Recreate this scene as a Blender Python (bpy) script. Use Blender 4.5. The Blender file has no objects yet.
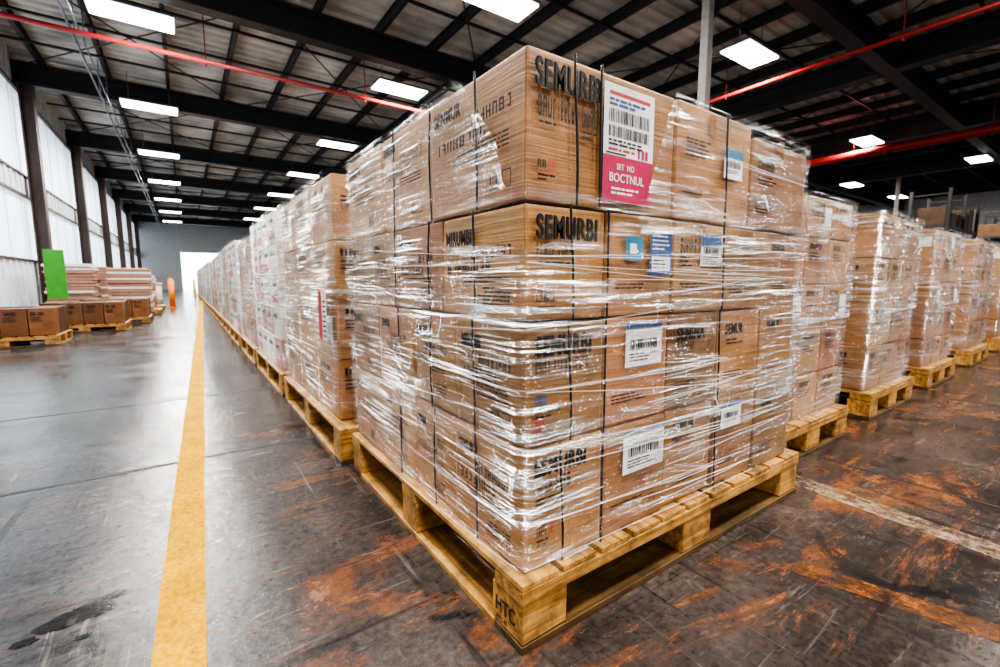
import bpy, bmesh, math, random
from mathutils import Vector, Matrix, noise
random.seed(7)
scene = bpy.context.scene
COL = scene.collection
try:
    scene.view_settings.view_transform = 'AgX'; scene.view_settings.look = 'AgX - High Contrast'
except Exception: pass

# ------------------------------------------------------------------ materials
def new_mat(name):
    m = bpy.data.materials.new(name); m.use_nodes = True
    nt = m.node_tree
    for n in list(nt.nodes): nt.nodes.remove(n)
    out = nt.nodes.new('ShaderNodeOutputMaterial')
    return m, nt, out
def N(nt, t, **kw):
    n = nt.nodes.new(t)
    for k, v in kw.items():
        if k in n.inputs: n.inputs[k].default_value = v
        else: setattr(n, k, v)
    return n
def L(nt, a, b): nt.links.new(a, b)
def coords(nt, scale=(1,1,1), rot=(0,0,0), kind='Object'):
    tc = N(nt, 'ShaderNodeTexCoord'); mp = N(nt, 'ShaderNodeMapping')
    mp.inputs['Scale'].default_value = scale; mp.inputs['Rotation'].default_value = rot
    L(nt, tc.outputs[kind], mp.inputs['Vector']); return mp.outputs['Vector']
def ramp(nt, src, stops):
    r = N(nt, 'ShaderNodeValToRGB'); e = r.color_ramp.elements
    while len(e) < len(stops): e.new(0.5)
    for i, (p, c) in enumerate(stops):
        e[i].position = p
        e[i].color = (c, c, c, 1) if isinstance(c, (int, float)) else (*c, 1)
    L(nt, src, r.inputs['Fac']); return r.outputs['Color']
def mixc(nt, fac, a, b, mode='MIX'):
    m = N(nt, 'ShaderNodeMix'); m.data_type = 'RGBA'; m.blend_type = mode
    for s, v in ((0, fac), (6, a), (7, b)):
        if isinstance(v, (int, float)): m.inputs[s].default_value = v
        elif isinstance(v, tuple): m.inputs[s].default_value = (*v, 1)
        else: L(nt, v, m.inputs[s])
    return m.outputs[2]
def math_n(nt, op, a, b=0.0, clamp=False):
    m = N(nt, 'ShaderNodeMath'); m.operation = op; m.use_clamp = clamp
    for i, v in enumerate((a, b)):
        if isinstance(v, (int, float)): m.inputs[i].default_value = v
        else: L(nt, v, m.inputs[i])
    return m.outputs[0]
def simple(name, col, rough=0.6, metal=0.0, emit=0.0, var=0.08, nscale=6.0):
    m, nt, out = new_mat(name)
    p = N(nt, 'ShaderNodeBsdfPrincipled')
    v = coords(nt); nz = N(nt, 'ShaderNodeTexNoise', Scale=nscale, Detail=4.0); L(nt, v, nz.inputs['Vector'])
    lo = tuple(c*(1-var*2) for c in col); hi = tuple(min(1, c*(1+var)) for c in col)
    c = ramp(nt, nz.outputs['Fac'], [(0.3, lo), (0.7, hi)])
    L(nt, c, p.inputs['Base Color']); p.inputs['Roughness'].default_value = rough
    p.inputs['Metallic'].default_value = metal
    if emit:
        p.inputs['Emission Color'].default_value = (*col, 1); p.inputs['Emission Strength'].default_value = emit
    L(nt, p.outputs[0], out.inputs[0]); return m

def cardboard_mat():
    m, nt, out = new_mat('cardboard')
    p = N(nt, 'ShaderNodeBsdfPrincipled', Roughness=0.5)
    at = N(nt, 'ShaderNodeVertexColor'); at.layer_name = 'tint'
    n1 = N(nt, 'ShaderNodeTexNoise', Scale=3.5, Detail=7.0, Roughness=0.7); L(nt, coords(nt), n1.inputs['Vector'])
    c1 = ramp(nt, n1.outputs['Fac'], [(0.3, (0.26, 0.113, 0.034)), (0.52, (0.40, 0.200, 0.070)), (0.78, (0.52, 0.285, 0.112))])
    n2 = N(nt, 'ShaderNodeTexNoise', Scale=1.0, Detail=5.0); L(nt, coords(nt, (5, 5, 150)), n2.inputs['Vector'])
    fib = ramp(nt, n2.outputs['Fac'], [(0.3, 0.64), (0.62, 1.08)])
    n3 = N(nt, 'ShaderNodeTexNoise', Scale=160.0, Detail=2.0); L(nt, coords(nt), n3.inputs['Vector'])
    speck = ramp(nt, n3.outputs['Fac'], [(0.3, 0.7), (0.55, 1.0)])
    c = mixc(nt, 1.0, c1, at.outputs['Color'], 'MULTIPLY')
    c = mixc(nt, 0.8, c, fib, 'MULTIPLY'); c = mixc(nt, 0.7, c, speck, 'MULTIPLY')
    L(nt, c, p.inputs['Base Color'])
    n4 = N(nt, 'ShaderNodeTexNoise', Scale=3.0, Detail=3.0); L(nt, coords(nt), n4.inputs['Vector'])
    h = math_n(nt, 'ADD', math_n(nt, 'MULTIPLY', n2.outputs['Fac'], 0.3), n4.outputs['Fac'])
    b = N(nt, 'ShaderNodeBump', Strength=0.45, Distance=0.014); L(nt, h, b.inputs['Height'])
    L(nt, b.outputs[0], p.inputs['Normal']); L(nt, p.outputs[0], out.inputs[0]); return m

def wood_mat(name, axis, tone=1.0):
    m, nt, out = new_mat(name)
    p = N(nt, 'ShaderNodeBsdfPrincipled', Roughness=0.5)
    sc = (2.5, 45, 45) if axis == 'X' else (45, 2.5, 45)
    n1 = N(nt, 'ShaderNodeTexNoise', Scale=1.0, Detail=6.0, Distortion=0.6); L(nt, coords(nt, sc), n1.inputs['Vector'])
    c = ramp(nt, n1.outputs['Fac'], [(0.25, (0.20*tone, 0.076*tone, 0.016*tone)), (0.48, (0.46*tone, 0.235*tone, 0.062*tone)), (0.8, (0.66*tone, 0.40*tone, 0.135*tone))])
    n2 = N(nt, 'ShaderNodeTexNoise', Scale=6.0, Detail=7.0, Roughness=0.75); L(nt, coords(nt), n2.inputs['Vector'])
    d = ramp(nt, n2.outputs['Fac'], [(0.38, 0.20), (0.56, 1.0)])
    c = mixc(nt, 0.8, c, d, 'MULTIPLY')
    vo = N(nt, 'ShaderNodeTexVoronoi', Scale=5.0); L(nt, coords(nt, (1, 1, 1.6)), vo.inputs['Vector'])
    kn = ramp(nt, vo.outputs['Distance'], [(0.04, 0.3), (0.10, 1.0)])
    c = mixc(nt, 0.8, c, kn, 'MULTIPLY')
    L(nt, c, p.inputs['Base Color'])
    b = N(nt, 'ShaderNodeBump', Strength=0.6, Distance=0.005); L(nt, n1.outputs['Fac'], b.inputs['Height'])
    L(nt, b.outputs[0], p.inputs['Normal']); L(nt, p.outputs[0], out.inputs[0]); return m

def film_mat(name, base, gain, white, slant=0.06, haze=0.0, lo=0.0):
    m, nt, out = new_mat(name)
    def streak(rot, sc, lo_, hi_):
        n = N(nt, 'ShaderNodeTexNoise', Scale=1.0, Detail=6.0, Roughness=0.62, Distortion=0.2)
        L(nt, coords(nt, sc, rot), n.inputs['Vector']); return n.outputs['Fac'], ramp(nt, n.outputs['Fac'], [(lo_, 0.0), (hi_, 1.0)])
    f1, s1 = streak((slant, -slant, 0), (1.5, 1.5, 60), 0.565-lo, 0.635-lo)
    f2, s2 = streak((-slant*2, slant*2.2, 0), (2.4, 2.4, 120), 0.56-lo, 0.62-lo)
    f3, s3 = streak((0.30, -0.32, 0), (2.2, 2.2, 40), 0.60-lo, 0.655-lo)
    s = math_n(nt, 'MAXIMUM', math_n(nt, 'MAXIMUM', s1, s2), math_n(nt, 'MULTIPLY', s3, 0.9))
    nb = N(nt, 'ShaderNodeTexNoise', Scale=2.6, Detail=3.0); L(nt, coords(nt, (1, 1, 1.8)), nb.inputs['Vector'])
    patch = ramp(nt, nb.outputs['Fac'], [(0.42, 0.05), (0.60, 1.0)])
    s = math_n(nt, 'MULTIPLY', s, patch)
    h = math_n(nt, 'ADD', f1, math_n(nt, 'MULTIPLY', f2, 0.6)); h = math_n(nt, 'ADD', h, math_n(nt, 'MULTIPLY', f3, 0.8))
    b = N(nt, 'ShaderNodeBump', Strength=1.0, Distance=0.035); L(nt, h, b.inputs['Height'])
    tr = N(nt, 'ShaderNodeBsdfTransparent'); gl = N(nt, 'ShaderNodeBsdfGlossy', Roughness=0.12)
    gl.inputs['Color'].default_value = (1, 1, 1, 1)
    L(nt, b.outputs[0], gl.inputs['Normal'])
    df = N(nt, 'ShaderNodeBsdfDiffuse'); df.inputs['Color'].default_value = (0.85, 0.87, 0.90, 1)
    L(nt, b.outputs[0], df.inputs['Normal'])
    m1 = N(nt, 'ShaderNodeMixShader'); L(nt, math_n(nt, 'ADD', math_n(nt, 'MULTIPLY', s, gain), base, True), m1.inputs[0])
    L(nt, tr.outputs[0], m1.inputs[1]); L(nt, gl.outputs[0], m1.inputs[2])
    m2 = N(nt, 'ShaderNodeMixShader'); L(nt, math_n(nt, 'ADD', math_n(nt, 'MULTIPLY', s, white), haze, True), m2.inputs[0])
    L(nt, m1.outputs[0], m2.inputs[1]); L(nt, df.outputs[0], m2.inputs[2])
    L(nt, m2.outputs[0], out.inputs[0]); return m

def floor_mat():
    m, nt, out = new_mat('worn_painted_concrete')
    p = N(nt, 'ShaderNodeBsdfPrincipled')
    def nz(scale, detail=6.0, rough=0.6, sc=(1,1,1), rot=(0,0,0), dist=0.0):
        n = N(nt, 'ShaderNodeTexNoise', Scale=scale, Detail=detail, Roughness=rough, Distortion=dist)
        L(nt, coords(nt, sc, rot), n.inputs['Vector']); return n.outputs['Fac']
    sx = N(nt, 'ShaderNodeSeparateXYZ'); tc = N(nt, 'ShaderNodeTexCoord'); L(nt, tc.outputs['Object'], sx.inputs[0])
    def rng(src, a, b, lo, hi):
        mr = N(nt, 'ShaderNodeMapRange'); mr.inputs[1].default_value = a; mr.inputs[2].default_value = b
        mr.inputs[3].default_value = lo; mr.inputs[4].default_value = hi; L(nt, src, mr.inputs[0]); return mr.outputs[0]
    zone = math_n(nt, 'MULTIPLY', rng(sx.outputs['X'], -0.6, 0.8, 0.30, 1.0), rng(sx.outputs['Y'], 1.8, 5.0, 1.0, 0.20))
    grey = ramp(nt, nz(1.1, 8, 0.65), [(0.3, (0.026, 0.029, 0.034)), (0.5, (0.058, 0.062, 0.070)), (0.72, (0.115, 0.118, 0.128))])
    brown = ramp(nt, nz(1.6, 9, 0.7, (1, 1, 1), (0, 0.3, 0.4), 0.4), [(0.3, (0.022, 0.017, 0.015)), (0.5, (0.056, 0.043, 0.037)), (0.72, (0.115, 0.088, 0.073))])
    c = mixc(nt, zone, grey, brown)
    fine = ramp(nt, nz(34, 6, 0.75), [(0.35, 0.36), (0.62, 1.25)])
    c = mixc(nt, 0.85, c, fine, 'MULTIPLY')
    r1 = ramp(nt, nz(1.0, 10, 0.72, (1.1, 3.0, 1), (0, 0, 0.55), 1.2), [(0.53, 0.0), (0.585, 1.0)])
    r2 = ramp(nt, nz(2.2, 10, 0.78, (1, 2.8, 1), (0, 0, -0.7), 0.8), [(0.555, 0.0), (0.63, 0.9)])
    rust = math_n(nt, 'MULTIPLY', math_n(nt, 'MAXIMUM', r1, r2), ramp(nt, nz(22, 7, 0.8), [(0.36, 0.15), (0.55, 1.0)]))
    rust = math_n(nt, 'MULTIPLY', rust, math_n(nt, 'MULTIPLY', zone, 0.88))
    rc = ramp(nt, nz(6, 6), [(0.35, (0.10, 0.030, 0.009)), (0.55, (0.235, 0.078, 0.019)), (0.75, (0.35, 0.145, 0.045))])
    c = mixc(nt, rust, c, rc)
    s1 = ramp(nt, nz(1.0, 9, 0.75, (1.5, 34, 1), (0, 0, 0.9), 0.5), [(0.59, 0.0), (0.67, 1.0)])
    s2 = ramp(nt, nz(1.0, 9, 0.75, (30, 1.4, 1), (0, 0, 0.25), 0.5), [(0.60, 0.0), (0.67, 1.0)])
    s3 = ramp(nt, nz(1.0, 9, 0.75, (3, 40, 1), (0, 0, -0.5), 0.9), [(0.61, 0.0), (0.68, 1.0)])
    sc = math_n(nt, 'MULTIPLY', math_n(nt, 'MAXIMUM', math_n(nt, 'MAXIMUM', s1, s2), s3), 0.40)
    c = mixc(nt, sc, c, (0.28, 0.24, 0.21))
    t1 = ramp(nt, nz(1.0, 5, 0.6, (9, 0.35, 1), (0, 0, 0.06), 0.6), [(0.58, 0.0), (0.66, 0.75)])
    t2 = ramp(nt, nz(1.0, 5, 0.6, (0.5, 8, 1), (0, 0, 0.5), 0.8), [(0.60, 0.0), (0.68, 0.7)])
    c = mixc(nt, math_n(nt, 'MAXIMUM', t1, t2), c, (0.012, 0.011, 0.011))
    oil = ramp(nt, nz(1.7, 8, 0.65, (1, 1, 1), (0.4, 0, 1.0), 0.7), [(0.60, 0.0), (0.65, 0.9)])
    c = mixc(nt, oil, c, (0.010, 0.010, 0.012))
    L(nt, c, p.inputs['Base Color'])
    ro = ramp(nt, nz(2.0, 8, 0.75), [(0.32, 0.08), (0.70, 0.30)])
    L(nt, math_n(nt, 'ADD', ro, math_n(nt, 'MULTIPLY', rust, 0.15)), p.inputs['Roughness'])
    b = N(nt, 'ShaderNodeBump', Strength=0.4, Distance=0.007)
    L(nt, math_n(nt, 'ADD', nz(14, 7, 0.7), math_n(nt, 'MULTIPLY', nz(3, 5), 1.2)), b.inputs['Height'])
    L(nt, b.outputs[0], p.inputs['Normal']); L(nt, p.outputs[0], out.inputs[0]); return m

def paint_mat(name, col, wear, soft=0.05, rough=0.7, spec=0.10):
    """worn paint: chips are transparent so the real floor shows through"""
    m, nt, out = new_mat(name)
    p = N(nt, 'ShaderNodeBsdfPrincipled', Roughness=rough)
    p.inputs['Specular IOR Level'].default_value = spec
    n = N(nt, 'ShaderNodeTexNoise', Scale=14.0, Detail=11.0, Roughness=0.85); L(nt, coords(nt, (1, .6, 1)), n.inputs['Vector'])
    n2 = N(nt, 'ShaderNodeTexNoise', Scale=60.0, Detail=6.0); L(nt, coords(nt), n2.inputs['Vector'])
    f = ramp(nt, n.outputs['Fac'], [(wear-soft, 0.0), (wear+soft, 1.0)])
    dirt = ramp(nt, n2.outputs['Fac'], [(0.3, 0.6), (0.6, 1.0)])
    n3 = N(nt, 'ShaderNodeTexNoise', Scale=5.0, Detail=7.0, Roughness=0.7); L(nt, coords(nt), n3.inputs['Vector'])
    dirt2 = ramp(nt, n3.outputs['Fac'], [(0.35, 0.72), (0.6, 1.0)])
    c = mixc(nt, 1.0, mixc(nt, 1.0, col, dirt, 'MULTIPLY'), dirt2, 'MULTIPLY')
    L(nt, c, p.inputs['Base Color']); L(nt, f, p.inputs['Alpha']); L(nt, p.outputs[0], out.inputs[0])
    b = N(nt, 'ShaderNodeBump', Strength=0.3, Distance=0.003); L(nt, n2.outputs['Fac'], b.inputs['Height']); L(nt, b.outputs[0], p.inputs['Normal'])
    return m

M_card = cardboard_mat()
M_woodX = wood_mat('pine_grain_x', 'X'); M_woodY = wood_mat('pine_grain_y', 'Y'); M_woodD = wood_mat('dark_pine', 'X', 0.22)  # last one is the same pine in a much darker tone, for bottom end boards
M_film = film_mat('stretch_film', 0.035, 0.90, 0.12, 0.06, 0.0, 0.008)
M_film2 = film_mat('stretch_film_dense', 0.06, 0.85, 0.42, 0.06, 0.02, 0.015)
M_floor = floor_mat()
M_yellow = paint_mat('yellow_floor_paint', (0.82, 0.44, 0.0), 0.37)
M_pale = paint_mat('worn_pale_paint', (0.36, 0.26, 0.17), 0.49)
M_orange = paint_mat('worn_orange_paint', (0.32, 0.12, 0.035), 0.52, 0.08)
M_ink = simple('black_print', (0.012, 0.009, 0.007), 0.7)
M_strap = simple('black_strap', (0.010, 0.009, 0.009), 0.35)
M_strand = simple('stretched_film_strand', (0.80, 0.81, 0.83), 0.12)
M_white = simple('white_label', (0.70, 0.70, 0.69), 0.35)
M_pink = simple('magenta_label', (0.42, 0.020, 0.080), 0.35)
M_redink = simple('red_print', (0.42, 0.02, 0.02), 0.5)
M_teal = simple('teal_label', (0.02, 0.18, 0.30), 0.35)
M_blue = simple('blue_label', (0.03, 0.08, 0.26), 0.35)
M_tape = simple('packing_tape', (0.28, 0.14, 0.05), 0.25)
M_steel = simple('dark_painted_steel', (0.034, 0.031, 0.034), 0.5, 0.2)
M_column = simple('brown_painted_steel', (0.06, 0.035, 0.03), 0.5, 0.1)
M_red = simple('red_sprinkler_pipe', (0.32, 0.02, 0.018), 0.4)
M_deck = simple('metal_roof_deck', (0.56, 0.54, 0.50), 0.5, 0.0, 0, 0.25, 0.8)
M_wall = simple('pale_metal_cladding', (0.62, 0.66, 0.70), 0.5)
M_wallgrey = simple('grey_wall', (0.62, 0.62, 0.62), 0.7)
M_glow = simple('translucent_daylight_panel', (0.72, 0.86, 1.0), 0.5, 0, 0.85, 0.03, 0.8)
M_day = simple('open_door_daylight', (1.0, 0.98, 0.94), 0.5, 0, 6.0, 0.0)
M_lamp = simple('lamp_diffuser', (1.0, 0.98, 0.95), 0.5, 0, 14.0, 0.0)
M_conduit = simple('galvanised_conduit', (0.20, 0.22, 0.26), 0.35, 0.6)
M_green = simple('green_board', (0.04, 0.26, 0.02), 0.5)
M_conc = simple('column_grey', (0.22, 0.20, 0.19), 0.6)
M_joint = simple('floor_joint_sealant', (0.010, 0.010, 0.011), 0.6)
M_oil = paint_mat('oil', (0.010, 0.010, 0.011), 0.44, 0.03, 0.2, 0.5)
M_rackblue = simple('rack_steel', (0.035, 0.032, 0.032), 0.5)
M_bollard = simple('bollard_paint', (0.85, 0.22, 0.01), 0.4)
M_ybollard = simple('yellow_bollard_paint', (0.85, 0.55, 0.02), 0.4)
M_stackA = simple('pinkish_goods', (0.34, 0.16, 0.11), 0.6)
M_stackB = simple('offwhite_goods', (0.60, 0.55, 0.48), 0.6)

# ------------------------------------------------------------------ geometry helpers
def obj_from_bm(bm, name, mats, parent=None, loc=(0,0,0)):
    me = bpy.data.meshes.new(name); bm.to_mesh(me); bm.free()
    for m in mats: me.materials.append(m)
    o = bpy.data.objects.new(name, me); COL.objects.link(o); o.location = loc
    if parent: o.parent = parent
    return o
def add_box(bm, a, b, mi=0, bevel=0.0, jit=0.0, tint=None, rotz=0.0):
    cx, cy, cz = [(a[i]+b[i])/2 for i in range(3)]; sx, sy, sz = [abs(b[i]-a[i]) for i in range(3)]
    mat = Matrix.Translation((cx, cy, cz)) @ Matrix.Rotation(rotz, 4, 'Z') @ Matrix.Diagonal((sx, sy, sz, 1))
    vs = bmesh.ops.create_cube(bm, size=1.0, matrix=mat)['verts']
    if jit:
        for v in vs: v.co += Vector([random.uniform(-jit, jit) for _ in range(3)])
    faces = set(f for v in vs for f in v.link_faces)
    if bevel:
        es = list(set(e for v in vs for e in v.link_edges))
        r = bmesh.ops.bevel(bm, geom=es, offset=bevel, segments=2, affect='EDGES', profile=0.6)
        faces = set(r['faces']) | set(f for f in faces if f.is_valid)
        vv = set(v for f in faces for v in f.verts); faces = set(f for v in vv for f in v.link_faces)
    lay = bm.loops.layers.color.get('tint') if tint else None
    for f in faces:
        f.material_index = mi
        if lay:
            for l in f.loops: l[lay] = (*tint, 1)
    return faces
def quad_on(bm, face, p, u0, u1, z0, z1, mi=0, off=0.0):
    q = p - off
    if face == 'F': pts = [(u0, q, z0), (u1, q, z0), (u1, q, z1), (u0, q, z1)]
    else: pts = [(q, u1, z0), (q, u0, z0), (q, u0, z1), (q, u1, z1)]
    f = bm.faces.new([bm.verts.new(c) for c in pts]); f.material_index = mi
def text_on(s, face, p, u, z, h, mat, parent, wide=0.75, name='print', bold=0.016, heavy=False):
    cu = bpy.data.curves.new(name, 'FONT'); cu.body = s; cu.size = h*1.38; cu.offset = bold*h*1.38
    cu.space_character = 1.10 if heavy else 1.03
    cu.extrude = 0.0002; cu.materials.append(mat)
    sh = h*0.045
    offs = [(0, 0), (sh, 0), (sh*2, 0), (sh, sh*.7), (sh, -sh*.7)] if heavy else [(0, 0)]
    for du, dz in offs:
        o = bpy.data.objects.new(name, cu); COL.objects.link(o); o.parent = parent
        o.scale = (wide, 1, 1)
        if face == 'F': o.location = (u+du, p-du*.02, z+dz); o.rotation_euler = (math.pi/2, 0, 0)
        else: o.location = (p-du*.02, u-du, z+dz); o.rotation_euler = (math.pi/2, 0, -math.pi/2)
    return o
def rod(bm, a, b, r, mi=0, seg=8):
    a = Vector(a); b = Vector(b); d = b-a
    m = Matrix.Translation((a+b)/2) @ d.to_track_quat('Z', 'Y').to_matrix().to_4x4()
    vs = bmesh.ops.create_cone(bm, cap_ends=True, segments=seg, radius1=r, radius2=r, depth=d.length, matrix=m)['verts']
    for f in set(f for v in vs for f in v.link_faces): f.material_index = mi; f.smooth = True
def ibeam(bm, a, b, h, w, t=0.03, mi=0):
    (x0, y0, z), (x1, y1, _) = a, b
    if abs(x1-x0) > abs(y1-y0):
        add_box(bm, (x0, y0-w/2, z), (x1, y0+w/2, z+t), mi); add_box(bm, (x0, y0-w/2, z+h-t), (x1, y0+w/2, z+h), mi)
        add_box(bm, (x0, y0-t/3, z+t), (x1, y0+t/3, z+h-t), mi)
    else:
        add_box(bm, (x0-w/2, y0, z), (x0+w/2, y1, z+t), mi); add_box(bm, (x0-w/2, y0, z+h-t), (x0+w/2, y1, z+h), mi)
        add_box(bm, (x0-t/3, y0, z+t), (x0+t/3, y1, z+h-t), mi)

# ------------------------------------------------------------------ room shell
X0, X1, Y0, Y1, ZC = -3.5, 46.0, -9.0, 60.0, 7.25
bm = bmesh.new(); add_box(bm, (X0-0.3, Y0, -0.2), (X1+0.3, Y1+0.3, 0.0)); obj_from_bm(bm, 'floor', [M_floor])
bm = bmesh.new(); y = Y0; prof = []
while y < Y1:
    prof += [(y, ZC), (y+0.14, ZC), (y+0.18, ZC+0.07), (y+0.32, ZC+0.07)]; y += 0.36
vs0 = [bm.verts.new((X0-0.3, a, b)) for a, b in prof]; vs1 = [bm.verts.new((X1+0.3, a, b)) for a, b in prof]
for i in range(len(prof)-1): bm.faces.new([vs0[i], vs0[i+1], vs1[i+1], vs1[i]])
add_box(bm, (X0-0.3, Y0, ZC+0.1), (X1+0.3, Y1+0.3, ZC+0.2))
obj_from_bm(bm, 'ceiling', [M_deck])
bm = bmesh.new()
bands = [(0, 1.55), (3.35, 3.9), (6.35, 7.25)]
for z0, z1 in bands:
    add_box(bm, (X0-0.2, 4, z0), (X0, Y1, z1), 0)
    yy = 4.0
    while yy < Y1-0.5: add_box(bm, (X0, yy, z0), (X0+0.03, yy+0.18, z1), 0); yy += 0.5
for z in (1.55, 3.32, 3.9, 6.3): add_box(bm, (X0-0.02, 4, z-0.02), (X0+0.06, Y1, z+0.04), 1)
obj_from_bm(bm, 'wall_left', [M_wall, M_column])
k = 1
for z0, z1 in ((1.55, 3.35), (3.9, 6.35)):
    yy = 4.0
    while yy < Y1-1:
        y2 = min(yy+7, Y1); bm = bmesh.new(); add_box(bm, (X0-0.12, yy, z0), (X0-0.05, y2, z1), 0)
        a = yy
        while a < y2-0.05: add_box(bm, (X0-0.05, a, z0), (X0-0.035, a+0.02, z1), 1); a += 1.4
        obj_from_bm(bm, 'window_%d' % k, [M_glow, M_wall]); k += 1; yy += 7
bm = bmesh.new()
add_box(bm, (X0-0.3, Y1, 0), (-0.12, Y1+0.2, ZC)); add_box(bm, (3.62, Y1, 0), (X1+0.3, Y1+0.2, ZC)); add_box(bm, (-0.12, Y1, 4.02), (3.62, Y1+0.2, ZC))
obj_from_bm(bm, 'wall_back', [M_wallgrey])
bm = bmesh.new(); add_box(bm, (-0.1, Y1+0.12, 0), (3.6, Y1+0.16, 4.0), 0)
for z in (0, 1, 2, 3): add_box(bm, (-0.1, Y1+0.05, z-0.02 if z else 0), (3.6, Y1+0.12, z+0.03), 1)
obj_from_bm(bm, 'door_1', [M_day, M_wallgrey])
bm = bmesh.new(); add_box(bm, (-0.24, Y1-0.05, 0), (-0.12, Y1, 4.1)); add_box(bm, (3.62, Y1-0.05, 0), (3.74, Y1, 4.1)); add_box(bm, (-0.12, Y1-.05, 4.02), (3.62, Y1, 4.12)); obj_from_bm(bm, 'trim_1', [M_wallgrey])
bm = bmesh.new(); add_box(bm, (X1, -2, 0), (X1+0.2, Y1, ZC)); 
for i in range(12): add_box(bm, (X1-0.08, -2+i*5, 0), (X1, -1.8+i*5, ZC))
obj_from_bm(bm, 'wall_right', [M_wallgrey])

# roof steel
beam_ys = [-2.6, 4.4, 11.4, 18.4, 25.4, 32.4, 39.4, 46.4, 53.4]
for i, yb in enumerate(beam_ys):
    bm = bmesh.new(); ibeam(bm, (X0, yb, 6.38), (X1, yb, 6.38), 0.60, 0.32, 0.05); obj_from_bm(bm, 'roof_beam', [M_steel])
for xg in (15.4, 23.0, 31.0):
    bm = bmesh.new()
    for a, b in zip([Y0+0.1]+beam_ys, beam_ys+[Y1-0.1]):
        ibeam(bm, (xg, a+0.17, 6.36), (xg, b-0.17, 6.36), 0.58, 0.34, 0.05)
    obj_from_bm(bm, 'roof_girder', [M_steel])
bm = bmesh.new(); x = X0+0.6
while x < X1:
    ibeam(bm, (x, Y0, 6.99), (x, Y1, 6.99), 0.25, 0.09, 0.018); x += 1.45
obj_from_bm(bm, 'roof_purlins', [M_steel])
bm = bmesh.new()
for a, b in zip(beam_ys, beam_ys[1:]):
    for x in (-3.2, 2.0, 9.0, 16.5, 24.5, 33):
        rod(bm, (x, a+.2, 6.9), (x+5.0, b-.2, 6.9), .018, 0, 6); rod(bm, (x+5.0, a+.2, 6.9), (x, b-.2, 6.9), .018, 0, 6)
    for t in (.25, .5, .75):
        yb = a+(b-a)*t; add_box(bm, (X0+.1, yb-.03, 6.93), (X1-.1, yb+.03, 6.985))
obj_from_bm(bm, 'roof_bracing', [M_steel])
for yb in [11.4, 18.4, 25.4, 32.4, 39.4, 46.4, 53.4]:
    bm = bmesh.new()
    add_box(bm, (X0+0.10, yb-0.15, 0), (X0+0.14, yb+0.15, 6.38)); add_box(bm, (X0+0.36, yb-0.15, 0), (X0+0.40, yb+0.15, 6.38))
    add_box(bm, (X0+0.14, yb-0.02, 0), (X0+0.36, yb+0.02, 6.38)); add_box(bm, (X0+0.10, yb-0.2, 0), (X0+0.45, yb+0.2, 0.03))
    obj_from_bm(bm, 'steel_column', [M_column])
for (cx, cy) in ((8.2, 5.1), (15.4, 18.0), (23.0, 11.0), (31.0, 8.0), (8.2, 25.0)):
    bm = bmesh.new(); s = 0.08
    add_box(bm, (cx-s, cy-s, 0), (cx+s, cy+s, 6.9 if cx == 8.2 else 6.36), 0, 0.015)
    add_box(bm, (cx-0.22, cy-0.22, 0), (cx+0.22, cy+0.22, 0.03)); obj_from_bm(bm, 'square_column', [M_conc])
def pipe(pts, r, name, mat, hang=True):
    bm = bmesh.new()
    for a, b in zip(pts, pts[1:]): rod(bm, a, b, r, 0, 12)
    a, b = Vector(pts[0]), Vector(pts[-1]); n = int((b-a).length/3.5)
    for i in range(1, n):
        p = a.lerp(b, i/n); rod(bm, p, (p.x, p.y, ZC-.02), 0.012, 0, 6)
        rod(bm, (p.x-0.0, p.y, p.z-r-0.05), (p.x, p.y, p.z), 0.02, 0, 6)
    return obj_from_bm(bm, name, [mat])
pipe([(X0+0.5, 13.1, 6.08), (X1-.1, 13.1, 6.08)], 0.05, 'sprinkler_pipe', M_red)
pipe([(12.3, -4, 5.93), (12.3, 40, 5.93)], 0.045, 'sprinkler_pipe', M_red)
pipe([(21.5, -4, 5.8), (21.5, 40, 5.8)], 0.15, 'sprinkler_pipe', M_red)
pipe([(-1.6, 3, 6.25), (-1.6, 58, 6.25)], 0.026, 'electrical_conduit', M_conduit)
pipe([(-1.45, 3, 6.2), (-1.45, 58, 6.2)], 0.016, 'electrical_conduit', M_conduit)

# ceiling luminaires
lx = [(-0.5, y) for y in (5.9, 12.2, 18.1, 24.4, 31, 37.5, 44, 51)] + [(5.3, y) for y in (7.6, 12.5, 18.8, 25, 31.5, 38, 45)] \
   + [(11.3, 5.9), (11.3, 12.3), (21.8, 6.7), (29.0, 4.8), (30.9, 10.0), (37.7, 9.7), (18.5, 14.2), (26, 15),
      (-0.5, -0.4), (5.3, -0.6), (11.3, -0.6), (-0.5, -6), (5.3, -6)]
for i, (a, b) in enumerate(lx):
    bm = bmesh.new(); z = 6.27
    add_box(bm, (a-0.68, b-0.33, z), (a+0.68, b+0.33, z+0.03), 0)
    add_box(bm, (a-0.72, b-0.37, z+0.03), (a+0.72, b+0.37, z+0.09), 1, 0.02)
    for s in (-1, 1):
        rod(bm, (a+s*0.5, b, z+0.08), (a+s*0.5, b, ZC-.02), 0.010, 1, 6)
    obj_from_bm(bm, 'ceiling_light', [M_lamp, M_conduit])
    if b < 45:
        ld = bpy.data.lights.new('lamp', 'AREA'); ld.shape = 'RECTANGLE'; ld.size = 1.36; ld.size_y = 0.66
        ld.energy = 450; ld.color = (1.0, 0.965, 0.91)
        lo = bpy.data.objects.new('light_source', ld); COL.objects.link(lo); lo.location = (a, b, z-0.03)

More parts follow.
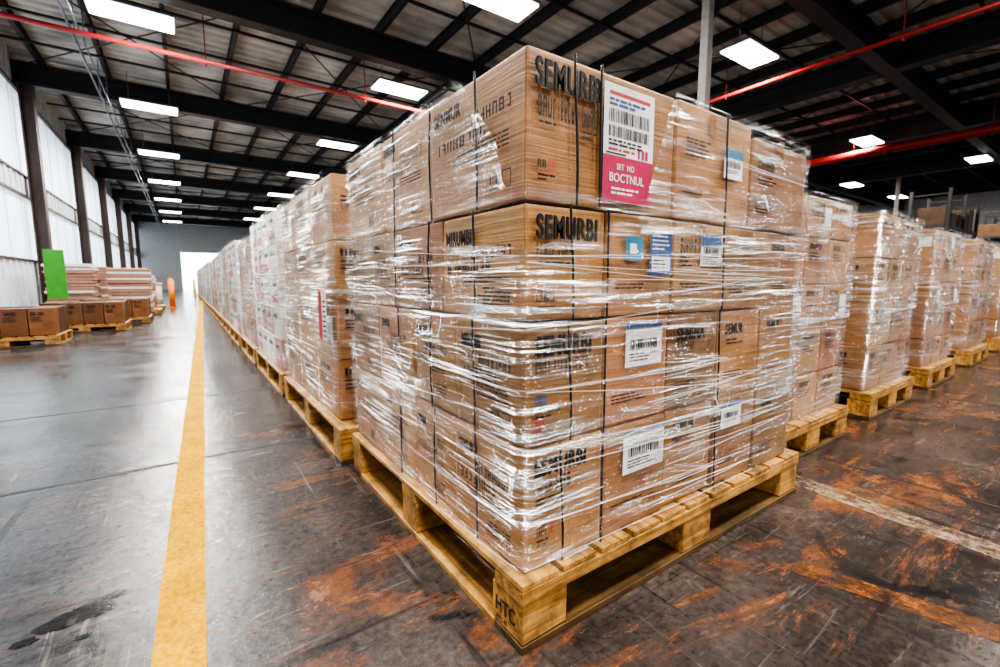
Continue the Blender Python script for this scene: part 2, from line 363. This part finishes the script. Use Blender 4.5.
# ------------------------------------------------------------------ floor markings
def strip(name, p0, p1, w, mat, z=0.002, n=30):
    bm = bmesh.new(); p0 = Vector(p0); p1 = Vector(p1); d = (p1-p0); t = Vector((-d.y, d.x, 0)).normalized()*w/2
    prev = None
    for i in range(n+1):
        c = p0+d*i/n; j = random.uniform(-0.003, 0.003)
        a = bm.verts.new((c.x+t.x+j, c.y+t.y, z)); b = bm.verts.new((c.x-t.x+j, c.y-t.y, z))
        if prev: bm.faces.new([prev[0], prev[1], b, a])
        prev = (a, b)
    return obj_from_bm(bm, name, [mat])
strip('yellow_floor_line', (-0.145, -1.0, 0), (1.03, 40, 0), 0.122, M_yellow, 0.002, 120)
strip('worn_floor_line', (2.26, -1.5, 0), (2.47, 0.98, 0), 0.13, M_pale, 0.002)
strip('worn_orange_floor_line', (2.05, -0.6, 0), (1.70, 0.62, 0), 0.09, M_orange, 0.002)
strip('floor_joint', (-3.4, 2.98, 0), (0.62, 2.98, 0), 0.03, M_joint, 0.0012)
strip('floor_joint', (-3.4, 4.6, 0), (0.62, 4.6, 0), 0.022, M_joint, 0.0012)
strip('floor_joint', (-3.4, 9.0, 0), (0.4, 9.0, 0), 0.022, M_joint, 0.0012)
strip('floor_joint', (2.9, -3, 0), (2.9, 0.98, 0), 0.018, M_joint, 0.0012)
bm = bmesh.new()
for (cx, cy, r, sq) in ((-.33, 1.74, .085, .55), (-.43, 1.69, .03, .6), (-.25, 1.80, .035, .5), (-.30, 1.63, .018, .6)):
    vs = []
    for i in range(40):
        a = i/40*2*math.pi; rr = r*(1+.55*noise.noise(Vector((math.cos(a)*1.6+cx*9, math.sin(a)*1.6, cy*7))))
        vs.append(bm.verts.new((cx+rr*math.cos(a), cy+rr*sq*math.sin(a), .0015)))
    bm.faces.new(vs)
obj_from_bm(bm, 'oil_stain', [M_oil])

# ------------------------------------------------------------------ pallets
def pallet_mesh(w, d, h=0.2, key='wooden_pallet'):
    bm = bmesh.new()
    t = 0.024; bw = 0.13
    zs0, zs1, zs2 = t, h-0.058, h-0.018
    g = 0.0015
    for x in (0, w/2-bw/2, w-bw): add_box(bm, (x, bw+0.004, 0), (x+bw, d-bw-0.004, t-g), 1, 0.003)
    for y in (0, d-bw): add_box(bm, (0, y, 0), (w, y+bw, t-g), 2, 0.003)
    for x, bwid in ((0, 0.17), (w/2-0.09, 0.18), (w-0.17, 0.17)):
        for y in (0.004, d/2-0.07, d-0.144):
            add_box(bm, (x+0.004, y, zs0), (x+bwid-0.004, y+0.14, zs1-g), 0, 0.004, 0.002)
    for y in (0, d/2-bw/2, d-bw): add_box(bm, (0, y, zs1), (w, y+bw, zs2-g), 0, 0.003)
    n = max(5, int(w/0.145)); step = (w-0.13)/(n-1)
    for i in range(n):
        x = i*step; add_box(bm, (x, random.uniform(0, .003), zs2), (x+min(0.13, step-.004), d+random.uniform(-.006, .002), h-0.001), 1, 0.002, 0.0006)
    me = bpy.data.meshes.new(key); bm.to_mesh(me); bm.free()
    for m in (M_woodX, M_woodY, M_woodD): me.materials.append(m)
    return me
def place(me, name, loc, rz=0, parent=None):
    o = bpy.data.objects.new(name, me); COL.objects.link(o); o.location = loc; o.rotation_euler = (0, 0, rz)
    if parent: o.parent = parent
    return o

# ------------------------------------------------------------------ box stacks
def tint(base=(1, 1, 1), v=0.12):
    k = random.uniform(1-v, 1+v*0.6); return tuple(min(1.0, c*k*random.uniform(0.97, 1.03)) for c in base)
def film_loop(bm, x0, x1, y0, y1, zlo, zhi, off, rows=10, seed=0.0, mi=0, wob=0.006, zf=16):
    r = 0.03; pts = []
    a0, a1, b0, b1 = x0-off, x1+off, y0-off, y1+off
    def seg(p, q, n):
        for i in range(n): pts.append((p[0]+(q[0]-p[0])*i/n, p[1]+(q[1]-p[1])*i/n))
    seg((a0+r, b0), (a1-r, b0), 46); seg((a1-r, b0), (a1, b0+r), 2); seg((a1, b0+r), (a1, b1-r), 40); seg((a1, b1-r), (a1-r, b1), 2)
    seg((a1-r, b1), (a0+r, b1), 30); seg((a0+r, b1), (a0, b1-r), 2); seg((a0, b1-r), (a0, b0+r), 46); seg((a0, b0+r), (a0+r, b0), 2)
    grid = []
    for (px, py) in pts:
        lo, hi = zlo(px, py), zhi(px, py); col = []
        nx = -1 if px <= a0+r*0.5 else (1 if px >= a1-r*0.5 else 0); ny = -1 if py <= b0+r*0.5 else (1 if py >= b1-r*0.5 else 0)
        for j in range(rows+1):
            z = lo+(hi-lo)*j/rows
            d = noise.noise(Vector((px*2.2+seed, py*2.2, z*zf+px*1.5)))*wob + noise.noise(Vector((px*3+seed, py*3, z*zf*3.3-px*4)))*wob*.4
            col.append(bm.verts.new((px+nx*d, py+ny*d, z)))
        grid.append(col)
    n = len(grid)
    for i in range(n):
        A, B = grid[i], grid[(i+1) % n]
        for j in range(rows):
            f = bm.faces.new([A[j], B[j], B[j+1], A[j+1]]); f.smooth = True; f.material_index = mi

def stack_mesh(w, d, hs, xs_n, ys_n, base=(1, 1, 1), v=0.12, key='box_stack'):
    bm = bmesh.new(); bm.loops.layers.color.new('tint'); z = 0.0
    for li, h in enumerate(hs):
        nx = xs_n[li % len(xs_n)]; ny = ys_n[li % len(ys_n)]
        for i in range(nx):
            for j in range(ny):
                if 0 < i < nx-1 and 0 < j < ny-1: continue
                g = 0.005
                ox = random.uniform(0, .012) if i == 0 else 0; oy = random.uniform(0, .012) if j == 0 else 0
                add_box(bm, (w*i/nx+g+ox, d*j/ny+g+oy, z+0.001), (w*(i+1)/nx-g, d*(j+1)/ny-g, z+h-0.004), 0, 0.007, 0.004, tint(base, v))
                x_, y_ = w*i/nx, d*j/ny; ww, dd = w/nx, d/ny
                if j == 0:
                    for q in range(7):
                        if random.random() < .85: quad_on(bm, 'F', 0.0, x_+ww*(.12+.07*q), x_+ww*(.17+.07*q), z+h*0.74, z+h*0.86, 1)
                    for q in range(3): quad_on(bm, 'F', 0.0, x_+ww*0.12, x_+ww*random.uniform(.3, .6), z+h*(0.64-q*.06), z+h*(0.665-q*.06), 1)
                    if random.random() < .25: quad_on(bm, 'F', -0.003, x_+ww*.6, x_+ww*.9, z+h*.3, z+h*.75, 2)
                if i == 0:
                    for q in range(7):
                        if random.random() < .85: quad_on(bm, 'L', 0.0, y_+dd*(.3+.07*q), y_+dd*(.35+.07*q), z+h*0.74, z+h*0.85, 1)
                    for q in range(3): quad_on(bm, 'L', 0.0, y_+dd*random.uniform(.3, .5), y_+dd*.8, z+h*(0.64-q*.06), z+h*(0.665-q*.06), 1)
                    if random.random() < .12: quad_on(bm, 'L', -0.003, y_+dd*.1, y_+dd*.35, z+h*.3, z+h*.7, 2)
        z += h
    me = bpy.data.meshes.new(key); bm.to_mesh(me); bm.free()
    for m in (M_card, M_ink, M_white): me.materials.append(m)
    return me, z
def film_mesh(w, d, h, mat, key='film', wob=.006):
    bm = bmesh.new(); s = random.random()*50
    film_loop(bm, 0, w, 0, d, lambda x, y: -0.03, lambda x, y: h*0.55+0.05*math.sin(x*3+y*2), 0.014, 16, s, 0, wob)
    film_loop(bm, 0, w, 0, d, lambda x, y: h*0.4+0.06*math.sin(x*2-y*3), lambda x, y: h+0.012, 0.022, 16, s+9, 0, wob)
    me = bpy.data.meshes.new(key); bm.to_mesh(me); bm.free(); me.materials.append(mat); return me

# ---- left row
P_left = pallet_mesh(1.45, 1.68)
variants = [stack_mesh(1.38, 1.52, [0.36, 0.33, 0.33, 0.36], [4, 3], [3, 3], (1, 1, 1), 0.16),
            stack_mesh(1.38, 1.52, [0.30, 0.30, 0.28, 0.30, 0.22], [4], [4, 3], (1, 1, 1), 0.15),
            stack_mesh(1.38, 1.52, [0.34, 0.34, 0.34, 0.30], [4], [3, 4], (0.95, 0.9, 0.85), 0.15)]
F_left = [film_mesh(1.38, 1.52, v[1], M_film if i == 0 else M_film2) for i, v in enumerate(variants)]
def white_stack():
    bm = bmesh.new(); z = 0
    for li in range(5):
        for i in range(3):
            for j in range(4):
                mi = 0 if random.random() < .75 else 1
                add_box(bm, (.46*i+.004, .38*j+.004, z+.001), (.46*(i+1)-.004, .38*(j+1)-.004, z+.277), mi, .007, .004)
                if i == 0:
                    quad_on(bm, 'L', -0.002, .38*j+.08, .38*j+.3, z+.18, z+.22, 2)
                    if random.random() < .5: quad_on(bm, 'L', -0.002, .38*j+.05, .38*j+.33, z+.04, z+.12, 3)
        z += .28
    me = bpy.data.meshes.new('white_stack'); bm.to_mesh(me); bm.free()
    for m in (M_stackB, M_stackA, M_ink, M_redink): me.materials.append(m)
    return me, z
ws = white_stack(); wf = film_mesh(1.38, 1.52, ws[1], M_film2)
order = [0, 3, 2, 3, 1, 3, 0, 2, 3, 1, 3, 0, 3, 2, 1, 0, 3, 2]
yy = 2.42
for k, o in enumerate(order):
    jx = random.uniform(-.015, .015) if k else 0
    place(P_left, 'wooden_pallet', (0.635+jx, yy, 0))
    if o == 3: me, fm = ws[0], wf
    else: me, fm = variants[o][0], F_left[o]
    s = place(me, 'wrapped_box_stack', (0.67+jx, yy+0.13, 0.201))
    place(fm, 'stretch_film', (0, 0, 0), 0, s)
    yy += 1.78
root2 = bpy.data.objects['wrapped_box_stack']
bm = bmesh.new(); quad_on(bm, 'L', -0.03, 0.06, 0.24, 0.46, 0.74, 0); quad_on(bm, 'L', -0.031, 0.16, 0.24, 0.46, 0.74, 1)
for i in range(8): quad_on(bm, 'L', -0.031, 0.08, 0.14, 0.48+i*.028, 0.49+i*.028, 2)
obj_from_bm(bm, 'shipping_label', [M_white, M_redink, M_ink], root2)

# ---- right row
P_right = pallet_mesh(1.02, 1.5)
rv = [stack_mesh(0.95, 1.4, [0.32, 0.32, 0.32, 0.31], [3, 2], [4, 3], (1, 1, 1), 0.16),
      stack_mesh(0.95, 1.4, [0.26, 0.26, 0.26, 0.26, 0.22], [3], [4], (1, .97, .93), 0.16)]
rf = [film_mesh(0.95, 1.4, v[1], M_film2, 'film', .011) for v in rv]
rx = [2.47, 3.98, 5.55, 7.4, 9.3, 11.2, 13.1, 15.2, 17.2]
for k, x in enumerate(rx):
    yb = 1.03+0.02*k; place(P_right, 'wooden_pallet', (x-0.03, yb, 0))
    i = (k+1) % 2; s = place(rv[i][0], 'wrapped_box_stack', (x, yb+0.05, 0.201)); place(rf[i], 'stretch_film', (0, 0, 0), 0, s)

# ------------------------------------------------------------------ main load
PX0, PY0 = 0.675, 0.865
mp = place(pallet_mesh(1.645, 1.48, 0.2, 'main_pallet'), 'wooden_pallet', (PX0, PY0, 0))
text_on('HTC', 'L', -0.001, 0.125, 0.066, 0.045, M_ink, mp, 0.75, 'brand_stamp')
text_on('IPPC 43', 'L', -0.001, 0.120, 0.040, 0.014, M_ink, mp, 0.8, 'brand_stamp')
BX0, BX1, BY0, BY1 = 0.705, 2.25, 0.90, 2.33
root = bpy.data.objects.new('wrapped_box_stack', None); COL.objects.link(root); root.empty_display_size = 0.2
layers = [
 (0.202, 0.555, [.705, 1.01, 1.32, 1.62, 1.93, 2.25], [.90, 1.28, 1.60, 1.95, 2.33]),
 (0.555, 0.892, [.705, 1.00, 1.31, 1.62, 1.94, 2.25], [.90, 1.26, 1.59, 1.95, 2.33]),
 (0.892, 1.200, [.705, 1.00, 1.32, 1.63, 1.95, 2.25], [.90, 1.35, 1.73, 2.02, 2.33]),
 (1.200, 1.572, [.705, 1.31, 1.78, 2.25], [.90, 1.42, 1.87, 2.33])]
bm = bmesh.new(); bm.loops.layers.color.new('tint')
for li, (z0, z1, xs, ys) in enumerate(layers):
    for i in range(len(xs)-1):
        for j in range(len(ys)-1):
            if 0 < i < len(xs)-2 and 0 < j < len(ys)-2: continue
            g = 0.0045; ox = random.uniform(-0.007, 0.007); oy = random.uniform(-0.007, 0.006)
            if i == 0 and j == 0: ox = oy = random.uniform(-.004, .002)
            zt = z1-0.005 - (0.035 if (li == 3 and i == 2) else 0)
            add_box(bm, (xs[i]+g+(ox if i == 0 else 0), ys[j]+g+(oy if j == 0 else 0), z0+0.001), (xs[i+1]-g, ys[j+1]-g, zt), 0, 0.008, 0.003, tint((1, 1, 1), 0.2))
add_box(bm, (BX0+.06, BY0+.06, .203), (BX1-.06, BY1-.06, 1.52), 0, 0, 0, (.2, .2, .2))
obj_from_bm(bm, 'cardboard_boxes', [M_card], root)

FY, LX = BY0-0.0085, BX0-0.0085
bm = bmesh.new()   # slots: 0 ink 1 white 2 pink 3 teal 4 blue 5 red 6 tape
def bars(face, u0, u1, z0, z1, n, mi=0, off=0.0):
    p = FY if face == 'F' else LX
    du = (u1-u0)/n
    for i in range(n):
        w = du*random.choice((.35, .55, .75)); a = u0+i*du
        quad_on(bm, face, p, a, a+w, z0, z1, mi, off)
def glyphs(face, u0, u1, z0, z1, n, mi=0, off=0.0):
    """garbled block lettering: vertical stems with random cross strokes"""
    p = FY if face == 'F' else LX; du = (u1-u0)/n; h = z1-z0; t = h*.18
    for i in range(n):
        a = u0+i*du; w = du*.72
        quad_on(bm, face, p, a, a+w*.3, z0, z1, mi, off)
        if random.random() < .6: quad_on(bm, face, p, a+w*.7, a+w, z0, z1, mi, off)
        for zz in (z0, z0+h*.41, z1-t):
            if random.random() < .5: quad_on(bm, face, p, a+w*.3, a+w*.72, zz, zz+t, mi, off)
def lines(face, u0, u1, z1, n, h=0.006, gap=0.013, mi=0, off=0.0):
    p = FY if face == 'F' else LX
    for i in range(n):
        z = z1-i*gap; a = u0
        end = u0+(u1-u0)*random.uniform(.6, 1)
        while a < end-0.01:
            w = random.uniform(.01, .04); quad_on(bm, face, p, a, min(a+w, end), z-h, z, mi, off); a += w+0.005
def frame(face, u0, u1, z0, z1, t=0.003, mi=0):
    p = FY if face == 'F' else LX
    quad_on(bm, face, p, u0, u1, z0, z0+t, mi); quad_on(bm, face, p, u0, u1, z1-t, z1, mi)
    quad_on(bm, face, p, u0, u0+t, z0, z1, mi); quad_on(bm, face, p, u1-t, u1, z0, z1, mi)
T = lambda s, f, u, z, h, w=.75, m=M_ink: text_on(s, f, (FY if f == 'F' else LX)-0.0004, u, z, h, m, root, w, 'print', .016, True)
T('SEMURB', 'F', 0.722, 1.474, 0.064, .62); T('8', 'F', 0.922, 1.474, 0.060, .7)
for (u0, u1, z) in ((.735, .80, 1.402), (.81, .86, 1.402), (.885, .945, 1.402)): glyphs('F', u0, u1, z, z+0.050, 4)
lines('F', .738, .80, 1.392, 1); lines('F', .885, .945, 1.392, 2)
bars('F', .77, .80, 1.275, 1.305, 5, 5); bars('F', .735, .765, 1.28, 1.30, 4); lines('F', .735, .80, 1.265, 2, .005, .01); lines('F', .735, .80, 1.268, 1, .005, .01, 5)
T('SEMURBI', 'F', 0.730, 1.110, 0.058, .66); glyphs('F', .735, .80, 1.06, 1.098, 5); glyphs('F', .81, .86, 1.06, 1.098, 4); lines('F', .74, .86, 1.05, 1)
frame('F', .735, .755, .945, .975); bars('F', .76, .80, .945, .975, 5); lines('F', .74, .80, .935, 2, .004, .009)
bars('F', .735, .775, .66, .70, 5, 4); lines('F', .735, .83, .655, 2)
T('SEMURBI', 'F', 0.730, 0.804, 0.053, .68); glyphs('F', .735, .79, .755, .79, 5); glyphs('F', .80, .85, .755, .79, 4); glyphs('F', .87, .93, .755, .79, 5)
bars('F', .735, .77, .60, .635, 4, 5); lines('F', .735, .82, .595, 2)
T('ESMURBI', 'F', 0.730, 0.475, 0.050, .68); glyphs('F', .735, .80, .42, .462, 5); glyphs('F', .81, .87, .42, .462, 4); lines('F', .74, .86, .41, 2)
bars('F', .745, .78, .30, .335, 5); bars('F', .79, .81, .30, .335, 3, 5); lines('F', .745, .80, .29, 2)
T('SEMINA', 'F', 1.345, 0.80, 0.045, .72); T('SEMUR', 'F', 1.65, 0.80, 0.04, .7); glyphs('F', 1.35, 1.45, .765, .79, 8)
T('SEMUR', 'F', 1.345, 0.475, 0.04, .7); glyphs('F', 1.35, 1.46, .44, .465, 8); lines('F', 1.35, 1.52, 1.46, 5)
T('SEMUR', 'F', 1.97, 1.12, 0.035, .7); T('SEMUR', 'F', 1.97, .80, 0.035, .7); T('SEMU', 'F', 1.97, .47, 0.035, .7)
glyphs('F', 1.82, 1.95, 1.42, 1.46, 8); lines('F', 1.82, 2.0, 1.40, 3)
glyphs('F', 1.345, 1.44, 1.09, 1.14, 6); lines('F', 1.345, 1.43, 1.08, 3)
lines('F', 1.66, 1.8, .78, 2); lines('F', 1.66, 1.85, .46, 3)
for (z0, z1, xs, ys) in layers:
    for i in range(1, len(xs)-1):
        a = xs[i]+.03
        lines('F', a, a+.18, z0+.10, random.choice((2, 3, 4)), .005, .011)
        if random.random() < .5: frame('F', a+.19, a+.22, z0+.05, z0+.09)
def label(face, u0, u1, z0, z1, top=None, topf=0.3, off=0.002, rows=4, bar=True):
    p = FY if face == 'F' else LX; h = z1-z0; w = u1-u0
    quad_on(bm, face, p, u0, u1, z0, z1, 1, off)
    if top is not None: quad_on(bm, face, p, u0, u1, z1-h*topf, z1, top, off+.0006)
    if bar: bars(face, u0+w*.12, u1-w*.12, z0+h*.38, z0+h*.62, 16, 0, off+.001)
    lines(face, u0+w*.1, u1-w*.1, z0+h*.30, rows, h*.03, h*.07, 0, off+.001)
p = FY
quad_on(bm, 'F', p, .965, 1.18, 1.222, 1.536, 1, .002)
quad_on(bm, 'F', p, .965, 1.18, 1.222, 1.348, 2, .0026)
quad_on(bm, 'F', p, .985, 1.16, 1.508, 1.517, 5, .0026); lines('F', .985, 1.16, 1.499, 2, .006, .012, 4, .003)
bars('F', .985, 1.16, 1.437, 1.472, 26, 0, .003); bars('F', .985, 1.16, 1.398, 1.428, 30, 0, .003); lines('F', .985, 1.14, 1.391, 2, .005, .010, 0, .003)
lines('F', .985, 1.16, 1.368, 1, .006, .012, 5, .003)
quad_on(bm, 'F', p, .975, 1.06, 1.352, 1.356, 0, .003)
text_on('SET  NO', 'F', p-.0032, 1.02, 1.312, .016, M_white, root, .9); text_on('BOCTNUL', 'F', p-.0032, .990, 1.278, .024, M_white, root, .95)
lines('F', 1.0, 1.14, 1.262, 2, .006, .012, 1, .0032)
bars('F', 1.11, 1.16, 1.352, 1.378, 3, 2, .003)
label('F', 1.577, 1.70, 1.36, 1.46, 3, .3, .002, 2)
quad_on(bm, 'F', p, 1.071, 1.150, 1.06, 1.13, 3, .002); quad_on(bm, 'F', p, 1.09, 1.12, 1.08, 1.11, 1, .0026)
quad_on(bm, 'F', p, 1.185, 1.298, 1.02, 1.15, 4, .002); quad_on(bm, 'F', p, 1.195, 1.288, 1.03, 1.075, 1, .0026); lines('F', 1.195, 1.285, 1.14, 4, .005, .013, 1, .0026); lines('F', 1.2, 1.28, 1.065, 3, .004, .011, 0, .003)
label('F', 1.46, 1.59, 1.05, 1.16, 4, .4)
label('F', 1.085, 1.262, .735, .872, 4, .15, .002, 3); label('F', 1.09, 1.295, .39, .53, 4, .12, .002, 3); label('F', 1.655, 1.80, .43, .53, 4, .2, .002, 2)
for (z1, xs) in ((1.555, (1.50, 2.0)), (1.19, (1.155, 1.47, 1.79)), (.88, (1.155, 1.47, 2.1)), (.545, (1.165, 1.77))):
    for x in xs: quad_on(bm, 'F', p, x-.02, x+.02, z1-.07, z1-.004, 6, -.001)
for (z0, z1, xs, ys) in layers:
    for j in range(len(ys)-1):
        a, b = ys[j]+.03, ys[j+1]-.03; h = z1-z0
        word = random.choice(('SEMURBI', 'SENMUR', 'MIRUMBI')); hh = random.uniform(.032, .046)
        T(word, 'L', b-.02, z1-.05-hh, hh, .60*(b-a)/.38)
        glyphs('L', a+.02, a+(b-a)*random.uniform(.5, .8), z1-.138, z1-.105, 8)
        glyphs('L', a+(b-a)*.3, b-.02, z1-.180, z1-.148, 8)
        lines('L', a+.03, b-.05, z1-.19, random.choice((2, 3, 4)), .005, .011)
        if random.random() < .6:
            frame('L', a+.02, a+.06, z0+.04, z0+.085); bars('L', a+.07, a+.12, z0+.04, z0+.085, 5)
        else: lines('L', a+.02, a+(b-a)*.5, z0+.09, 5, .005, .011)
obj_from_bm(bm, 'box_printing_and_labels', [M_ink, M_white, M_pink, M_teal, M_blue, M_redink, M_tape], root)

cu = bpy.data.curves.new('straps', 'CURVE'); cu.dimensions = '3D'; cu.bevel_depth = 0.0036; cu.bevel_resolution = 2; cu.materials.append(M_strap)
def poly(cu, pts):
    sp = cu.splines.new('POLY'); sp.points.add(len(pts)-1)
    for q, c in zip(sp.points, pts): q.co = (*c, 1)
for (f, base) in (('F', .845), ('F', .985), ('L', 1.12), ('L', 1.40), ('F', 1.60), ('L', 1.72)):
    for (z0, z1, _, _) in layers:
        u = base+random.uniform(-.02, .02); pts = []
        if f == 'F' and .95 < base < 1: u = .997 if z0 < 1.1 else .955
        for i in range(9):
            t = i/8; z = z0+(z1-z0)*t; du = .008*math.sin(t*3.1+base*9); o = 0.010+.002*math.sin(t*math.pi)
            if base > .95 and base < 1: du *= .3
            pts.append((u+du, BY0-o, z) if f == 'F' else (BX0-o, u+du, z))
        poly(cu, pts)
so = bpy.data.objects.new('straps', cu); COL.objects.link(so); so.parent = root

def lerp(a, b, t): t = max(0, min(1, t)); return a+(b-a)*t
bm = bmesh.new()
W = .008
film_loop(bm, BX0, BX1, BY0, BY1, lambda x, y: .165+.018*math.sin(x*9+y*5), lambda x, y: .64+.03*math.sin(x*2.3+y*3), .018, 40, 1.0, 0, W)
film_loop(bm, BX0, BX1, BY0, BY1, lambda x, y: .50+.05*math.sin(x*2+y), lambda x, y: 1.0+.03*math.sin(x*2.3-y*2), .025, 40, 7.0, 0, W)
film_loop(bm, BX0, BX1, BY0, BY1, lambda x, y: .86+.03*math.sin(x*3), lambda x, y: lerp(1.08, 1.35, (x-BX0)/1.0)+(0.12*max(0, y-BY0) if x < BX0+.05 else 0), .031, 34, 13.0, 0, W)
film_loop(bm, BX0, BX1, BY0, BY1, lambda x, y: lerp(1.19, .98, (x-1.1)/.5) if y < BY0+.1 else 1.19, lambda x, y: lerp(1.24, 1.578, (x-1.15)/.12) if y < BY0+.1 else lerp(1.578, 1.24, (BY0+.3-y)/.3) if x < BX0+.05 else 1.578, .017, 34, 21.0, 0, W)
fo = obj_from_bm(bm, 'stretch_film', [M_film], root)
cu = bpy.data.curves.new('film_strands', 'CURVE'); cu.dimensions = '3D'; cu.bevel_depth = 0.0007; cu.bevel_resolution = 1; cu.materials.append(M_strand)
def fan(face, u0, z0, u1, zs, off=.034):
    for z1 in zs:
        n = 14; pts = []; ph = random.uniform(0, 6); e = random.uniform(.7, 1.0)
        for k in range(n+1):
            t = k/n*e; u = u0+(u1-u0)*t; z = z0+(z1-z0)*t - .006*math.sin(t*math.pi) + .0006*math.sin(k*1.9+ph)
            o = off+.0015*math.sin(k*.9+ph)
            pts.append((u, BY0-o, z) if face == 'F' else (BX0-o, u, z))
        poly(cu, pts)
for z0 in (.24, .36, .50, .565, .72, .88, 1.045):
    n = random.choice((1, 2, 3)); s = random.uniform(.02, .05)
    fan('F', BX0-.02, z0, random.uniform(1.4, 2.2), [z0+random.uniform(-.05, .06)+s*(q-n/2) for q in range(n)])
    fan('L', BY0-.02, z0, random.uniform(1.2, 2.0), [z0+random.uniform(-.03, .05)+s*(q-n/2)*.6 for q in range(max(1, n-1))])
for i in range(13):
    z0 = random.uniform(.25, 1.45); u0 = random.uniform(1.5, 2.25); 
    if z0 > 1.1: u1 = random.uniform(1.25, 1.45)
    else: u1 = random.uniform(.95, 1.3)
    n = random.choice((2, 3)); fan('F', u0, z0, u1, [min(1.55, z0+random.uniform(-.06, .06)+.025*q) for q in range(n)])
fan('F', BX0-.02, 1.06, 2.22, [1.10, 1.13]); fan('L', BY0-.02, 1.06, 2.2, [1.15])
so = bpy.data.objects.new('film_strands', cu); COL.objects.link(so); so.parent = root

# ------------------------------------------------------------------ goods along the left wall
P_small = pallet_mesh(1.25, 1.1, 0.16)
sl_mesh, _ = stack_mesh(1.2, 1.0, [0.42], [4], [3], (.62, .55, .52), .3)
for (x, y) in ((-2.9, 9.6), (-2.25, 11.6), (-1.95, 13.4)):
    place(P_small, 'wooden_pallet', (x, y, 0)); place(sl_mesh, 'cardboard_box_row', (x+.02, y+.05, .165))
def layered(name, x, y, w, d, n, z=0.0):
    bm = bmesh.new(); 
    for i in range(n):
        h = .085; j = random.uniform(-.03, .03)
        add_box(bm, (x+j, y+j, z+i*h), (x+w+j, y+d+j, z+(i+1)*h-.02), random.choice((0, 1, 0)), .01)
        add_box(bm, (x+.06, y+.06, z+(i+1)*h-.022), (x+w-.06, y+d-.06, z+(i+1)*h), 1)
    return obj_from_bm(bm, name, [M_stackA, M_stackB])
for (x, y, n) in ((-2.9, 16.0, 15), (-1.75, 16.6, 14), (-2.9, 18.6, 15), (-1.75, 19.0, 12)):
    place(P_small, 'wooden_pallet', (x-.1, y-.05, 0)); layered('stack_of_flat_cartons', x, y, .95, .95, n, .165)
bm = bmesh.new(); add_box(bm, (-2.50, 13.9, .60), (-2.16, 13.94, 1.68), 0, .01); add_box(bm, (-2.5, 13.94, .60), (-2.46, 14.2, .64)); add_box(bm, (-2.22, 13.94, .60), (-2.18, 14.2, .64))
add_box(bm, (-2.48, 13.94, 1.1), (-2.18, 13.97, 1.16)); obj_from_bm(bm, 'green_board', [M_green])
bm = bmesh.new(); rod(bm, (-1.0, 21, 0), (-1.0, 21, .85), .30, 0, 20); rod(bm, (-1.0, 21, .85), (-1.0, 21, .92), .33, 0, 20); rod(bm, (-1.0, 21, .3), (-1.0, 21, .34), .31, 0, 20); obj_from_bm(bm, 'white_drum', [M_stackB])
for (x, y, m) in ((-.4, 20.5, M_bollard), (.55, 36.5, M_ybollard)):
    bm = bmesh.new(); rod(bm, (x, y, 0), (x, y, 1.0), .09, 0, 16); rod(bm, (x, y, 0), (x, y, .03), .16, 0, 16)
    bmesh.ops.create_uvsphere(bm, u_segments=16, v_segments=8, radius=.09, matrix=Matrix.Translation((x, y, 1.0))); obj_from_bm(bm, 'safety_bollard', [m])

for (x0, y0) in ((23.4, 4.5), (31.5, 4.0), (23.4, 13.0), (37.5, 3.0)):
    bm = bmesh.new(); bm.loops.layers.color.new('tint')
    for i in range(3):
        for yy_ in (y0, y0+1.1): add_box(bm, (x0+i*2.4-.05, yy_-.05, 0), (x0+i*2.4+.05, yy_+.05, 4.4), 0)
        for z in (.6, 1.8, 3.0, 4.2): add_box(bm, (x0+i*2.4-.02, y0, z), (x0+i*2.4+.02, y0+1.1, z+.04), 0)
    for z in (.25, 1.6, 2.95):
        for yy_ in (y0, y0+1.1): add_box(bm, (x0, yy_-.03, z), (x0+4.8, yy_+.03, z+.12), 0)
        add_box(bm, (x0, y0, z+.10), (x0+4.8, y0+1.1, z+.13), 0)
        for k in range(5):
            if random.random() < .85:
                a = x0+.15+k*.93; add_box(bm, (a, y0+.1, z+.13), (a+.8, y0+1.0, z+.13+random.uniform(.5, .95)), 1, .01, 0, tint((.6, .6, .6), .4))
    obj_from_bm(bm, 'storage_rack', [M_rackblue, M_card])

# ------------------------------------------------------------------ world + camera
w = bpy.data.worlds.new('daylight'); scene.world = w; w.use_nodes = True
bg = w.node_tree.nodes['Background']; bg.inputs[0].default_value = (0.98, 0.98, 0.97, 1); bg.inputs[1].default_value = 0.65
cd = bpy.data.cameras.new('camera'); cam = bpy.data.objects.new('camera', cd); COL.objects.link(cam)
cd.sensor_width = 36; cd.lens = 36*450/1000; cd.clip_start = 0.05; cd.clip_end = 200
cam.location = (0, 0, 1.0)
cam.rotation_euler = (math.radians(90-6.7), 0, math.radians(-34.9))
cd.dof.use_dof = True; cd.dof.focus_distance = 1.6; cd.dof.aperture_fstop = 3.0
scene.camera = cam
